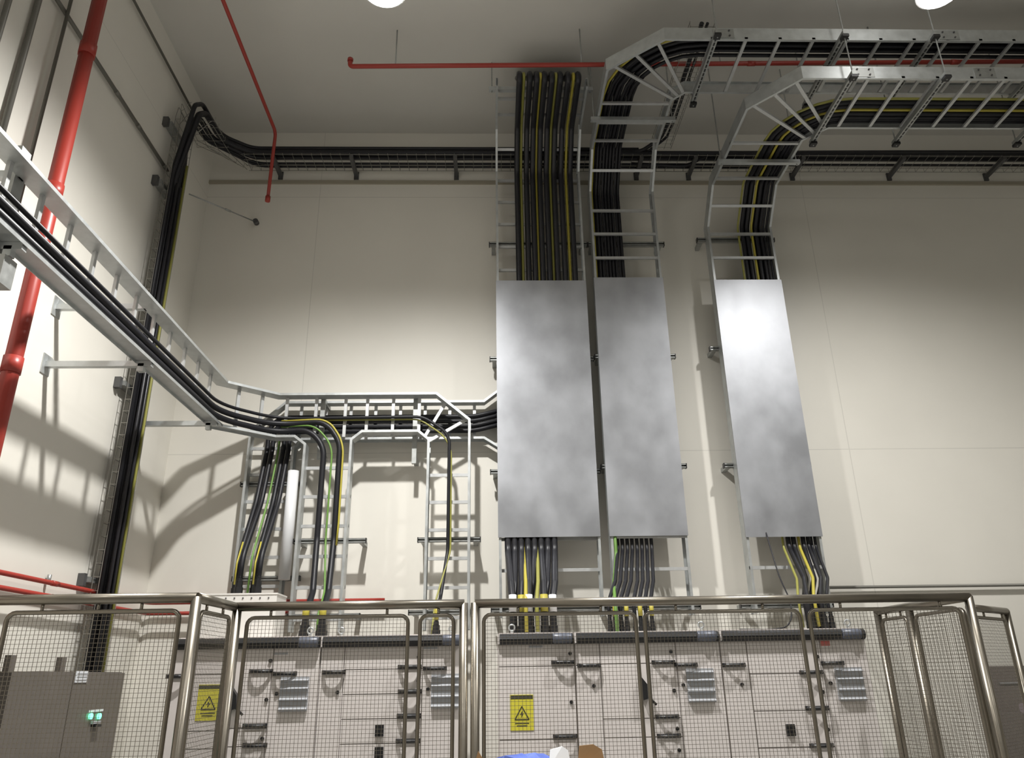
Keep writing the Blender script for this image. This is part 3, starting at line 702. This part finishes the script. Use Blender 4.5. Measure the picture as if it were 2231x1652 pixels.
# ------------------------------------------------------------------ brown grey cabinet at the left
t = thing('control_cabinet', 'brown grey control cabinet with two green lights, at the lower left behind the fence', 'cabinet', (-2.65, 4.6, 0))
XF = -2.31                                      # its doors face the room, away from the left wall
MB().box(-2.96, XF-.02, 3.985, 5.20, 0, 1.80).build('body', 'bcab', t)
d1 = MB().box(XF-.019, XF, 3.987, 4.572, .1, 1.795).build('door', 'bcab', t)
d2 = MB().box(XF-.019, XF, 4.580, 5.198, .1, 1.795).build('door', 'bcab', t)
def onface(u, v, dy, dz0, dz1, th, name, m, par):
    c = ax(u, v, XF); return MB().box(XF, XF+th, c.y-dy, c.y+dy, c.z-dz0, c.z+dz1).build(name, m, par)
onface(177, 1475, .068, .030, .030, .004, 'label_plate', 'plate', d2)
c = ax(177, 1475, XF); mb = MB()
for k in range(3): mb.box(XF+.004, XF+.0055, c.y-.055, c.y+.055, c.z-.02+k*.017, c.z-.015+k*.017)
mb.build('label_print', 'hold', d2)
for u in (195.5, 214):
    c = ax(u, 1561, XF); MB().tube([(XF, c.y, c.z), (XF+.012, c.y, c.z)], .016, 12).build('indicator_light', 'led', d2)
onface(209, 1549, .085, .006, .006, .003, 'label_plate', 'plate', d2)
onface(206, 1574, .045, .008, .006, .015, 'key_switch', 'hold', d2)
onface(206, 1581, .040, .008, .004, .025, 'switch_knob', 'blk', d2)
for u in (20, 132):
    c = ax(u, 1450, XF-.05); MB().box(XF-.065, XF-.035, c.y-.025, c.y+.025, 1.80, 1.875).build('lifting_lug', 'bcab', t)

# ------------------------------------------------------------------ mesh fence
ZR = 2.127; RT = .025
def post(p, label): return None
def fence_frame(label, pts, posts, stubs, group=None, z=ZR):
    t = thing('tubular_fence', label, 'fence', (pts[0][0], pts[0][1], 0), 'tubular frames of the mesh fence')
    MB().tube([(x, y, z) for x, y in pts], RT, 14).build('top_rail', 'steel', t, True)
    for x, y in posts:
        MB().tube([(x, y, 0), (x, y, z+.004)], RT, 14).build('post', 'steel', t, True)
        MB().box(x-.06, x+.06, y-.06, y+.06, 0, .01).build('base_plate', 'steel', t)
    for x, y in stubs: MB().tube([(x, y, 2.07), (x, y, z-.02)], .008, 8).build('spacer', 'steel', t, True)
    return t
def fence_panel(label, p, q, z0=.12, z1=2.066, pitch=.0205, side=()):
    p = V((*p, 0)); q = V((*q, 0)); d = q-p; L = d.length; d.normalize(); n = V((-d.y, d.x, 0))
    t = thing('mesh_fence', label, 'fence panel', ((p+q)/2).to_tuple()[:2]+(z0,), 'wire mesh panels of the fence')
    corners = [p+V((0, 0, z0)), q+V((0, 0, z0)), q+V((0, 0, z1)), p+V((0, 0, z1))]
    path = []
    loop = corners
    for i in range(4):
        a, b, c = loop[i-1], loop[i], loop[(i+1) % 4]
        path += fillet([a, b, c], .04, 4)[1:-1]
    MB().tube(path, .0115, 8, closed=True).build('frame', 'steel', t, True)
    mb = MB(); r = .0013
    k = int(L/pitch)
    for i in range(1, k):
        c = p+d*(L*i/k); mb.tube([c+V((0, 0, z0)), c+V((0, 0, z1))], r, 4, False)
    kz = int((z1-z0)/pitch)
    for i in range(1, kz):
        z = z0+(z1-z0)*i/kz; mb.tube([p+n*.0022+V((0, 0, z)), q+n*.0022+V((0, 0, z))], r, 4, False)
    mb.build('wire_mesh', 'fwire', t)
    return t
YM, YN = 4.5, 3.94
fence_frame('tubular fence frame in front of the left cabinets, up to the double post', [(-1.445, YM), (-.155, YM)], [(-1.43, YM), (-.158, YM)], [(-1.24, YM), (-.59, YM), (-.3, YM)])
fence_frame('long tubular fence frame right of the double post, up to the right corner', [(-.095, YM), (2.76, YM)], [(-.094, YM), (2.757, YM)], [(.15, YM), (.62, YM), (1.05, YM), (1.55, YM), (2.0, YM), (2.58, YM)])
fence_frame('tubular fence frame at the lower left, in front of the brown grey cabinet', [(-2.95, YN), (-1.455, YN)], [(-2.93, YN), (-1.458, YN)], [(-2.2, YN), (-1.93, YN), (-1.72, YN)])
fence_frame('short return of the fence between the left front and main front', [(-1.455, YN), (-1.445, YM)], [], [(-1.452, 4.08), (-1.448, 4.32)])
fence_frame('fence return at the right corner, running back beside the rightmost cabinet', [(2.757, YM), (2.757, 5.62)], [(2.757, 5.18), (2.757, 5.62)], [(2.757, 4.8), (2.757, 5.3), (2.757, 5.5)])
fence_frame('slanting far fence frame at the right picture edge', [(3.26, 5.34), (3.80, 5.78)], [(3.80, 5.78)], [(3.45, 5.496), (3.72, 5.715)])
fence_panel('mesh panel in front of the far left cabinet, left of the twin uprights', (-1.367, YM), (-.47, YM))
fence_panel('narrow mesh panel just left of the double fence post', (-.402, YM), (-.215, YM))
fence_panel('mesh panel just right of the double fence post, before the yellow sign', (-.045, YM), (.815, YM))
fence_panel('mesh panel in front of the middle cabinet of the right hand row', (.866, YM), (1.757, YM))
fence_panel('mesh panel in front of the rightmost cabinet, beside the corner post', (1.812, YM), (2.690, YM))
fence_panel('mesh panel in front of the brown grey cabinet', (-2.36, YN), (-1.53, YN))
fence_panel('mesh panel at the left picture edge of the fence', (-2.88, YN), (-2.41, YN))
fence_panel('narrow mesh panel on the short fence return, before the left yellow sign', (-1.453, 4.0), (-1.447, 4.44))
fence_panel('mesh panel on the right return, nearest the corner post', (2.757, 4.57), (2.757, 5.12))
fence_panel('narrow mesh panel on the right return, at its far end', (2.757, 5.23), (2.757, 5.57))
fence_panel('slanting mesh panel beyond the right corner post', (3.31, 5.38), (3.75, 5.74))

# ------------------------------------------------------------------ machine at the right edge
t = thing('machine', 'dark grey machine with rounded bands at the lower right edge', 'machine', (4.3, 6.4, 0))
MB().box(4.15, 5.2, 6.25, 6.9, 0, 1.40).build('body', 'mach', t)
MB().tube([(4.02, 6.2, 1.45), (5.2, 6.2, 1.45)], .035, 12).build('band', 'mauve', t, True)
MB().box(4.04, 5.2, 6.1, 6.25, 1.1, 1.36).build('lower_cover', 'mach', t)
MB().tube([(3.95, 6.3, 1.62), (5.2, 6.3, 1.62)], .014, 10).build('guard_rail', 'dark', t, True)
MB().box(4.20, 5.2, 6.32, 6.8, 1.40, 1.75).build('control_head', 'mach', t)

# ------------------------------------------------------------------ packing things at the bottom edge
t = thing('cardboard_box', 'tall brown cardboard box at the bottom edge, its flaps open, in front of the fence', 'box', (.16, 3.05, 0))
MB().box(-.10, .42, 2.90, 3.3, 0, 1.44).build('carton', 'card', t)
f1 = MB().poly([(.30, 2.99, 1.44), (.40, 2.99, 1.44), (.39, 3.0, 1.495), (.36, 3.0, 1.512), (.31, 3.0, 1.508)], (0, .006, 0)).build('flap', 'card', t)
f2 = MB().poly([(-.07, 2.97, 1.44), (-.01, 2.97, 1.44), (-.05, 2.97, 1.50)], (0, .006, 0)).build('flap', 'card', t)
def lump(label, name, m, cat, pts, z0, h):
    mb = MB(); n = len(pts)
    c = sum((V((*p, 0)) for p in pts), V())/n
    rings = []
    for k, (s, zz) in enumerate([(1, z0), (1.04, z0+h*.45), (.8, z0+h*.85), (.25, z0+h)]):
        rings.append([(c.x+(x-c.x)*s+random.uniform(-.006, .006), c.y+(y-c.y)*s, zz+(random.uniform(-.012, .012) if k else 0)) for x, y in pts])
    mb.quadring(rings); return tag(mb.build(name, m), label, cat)
lump('crumpled blue plastic bag on the cardboard box at the bottom edge', 'plastic_bag', 'blue', 'bag', [(.03, 2.98), (.12, 2.93), (.19, 2.94), (.24, 3.02), (.2, 3.12), (.08, 3.12), (.02, 3.06)], 1.44, .04)
o = MB().poly([(.195, 2.955, 1.442), (.275, 2.96, 1.442), (.268, 2.985, 1.495), (.248, 2.99, 1.508), (.205, 2.99, 1.498)], (0, .008, 0)).build('paper_sheet', 'paper')
tag(o, 'folded white paper sheet leaning beside the blue bag', 'paper')
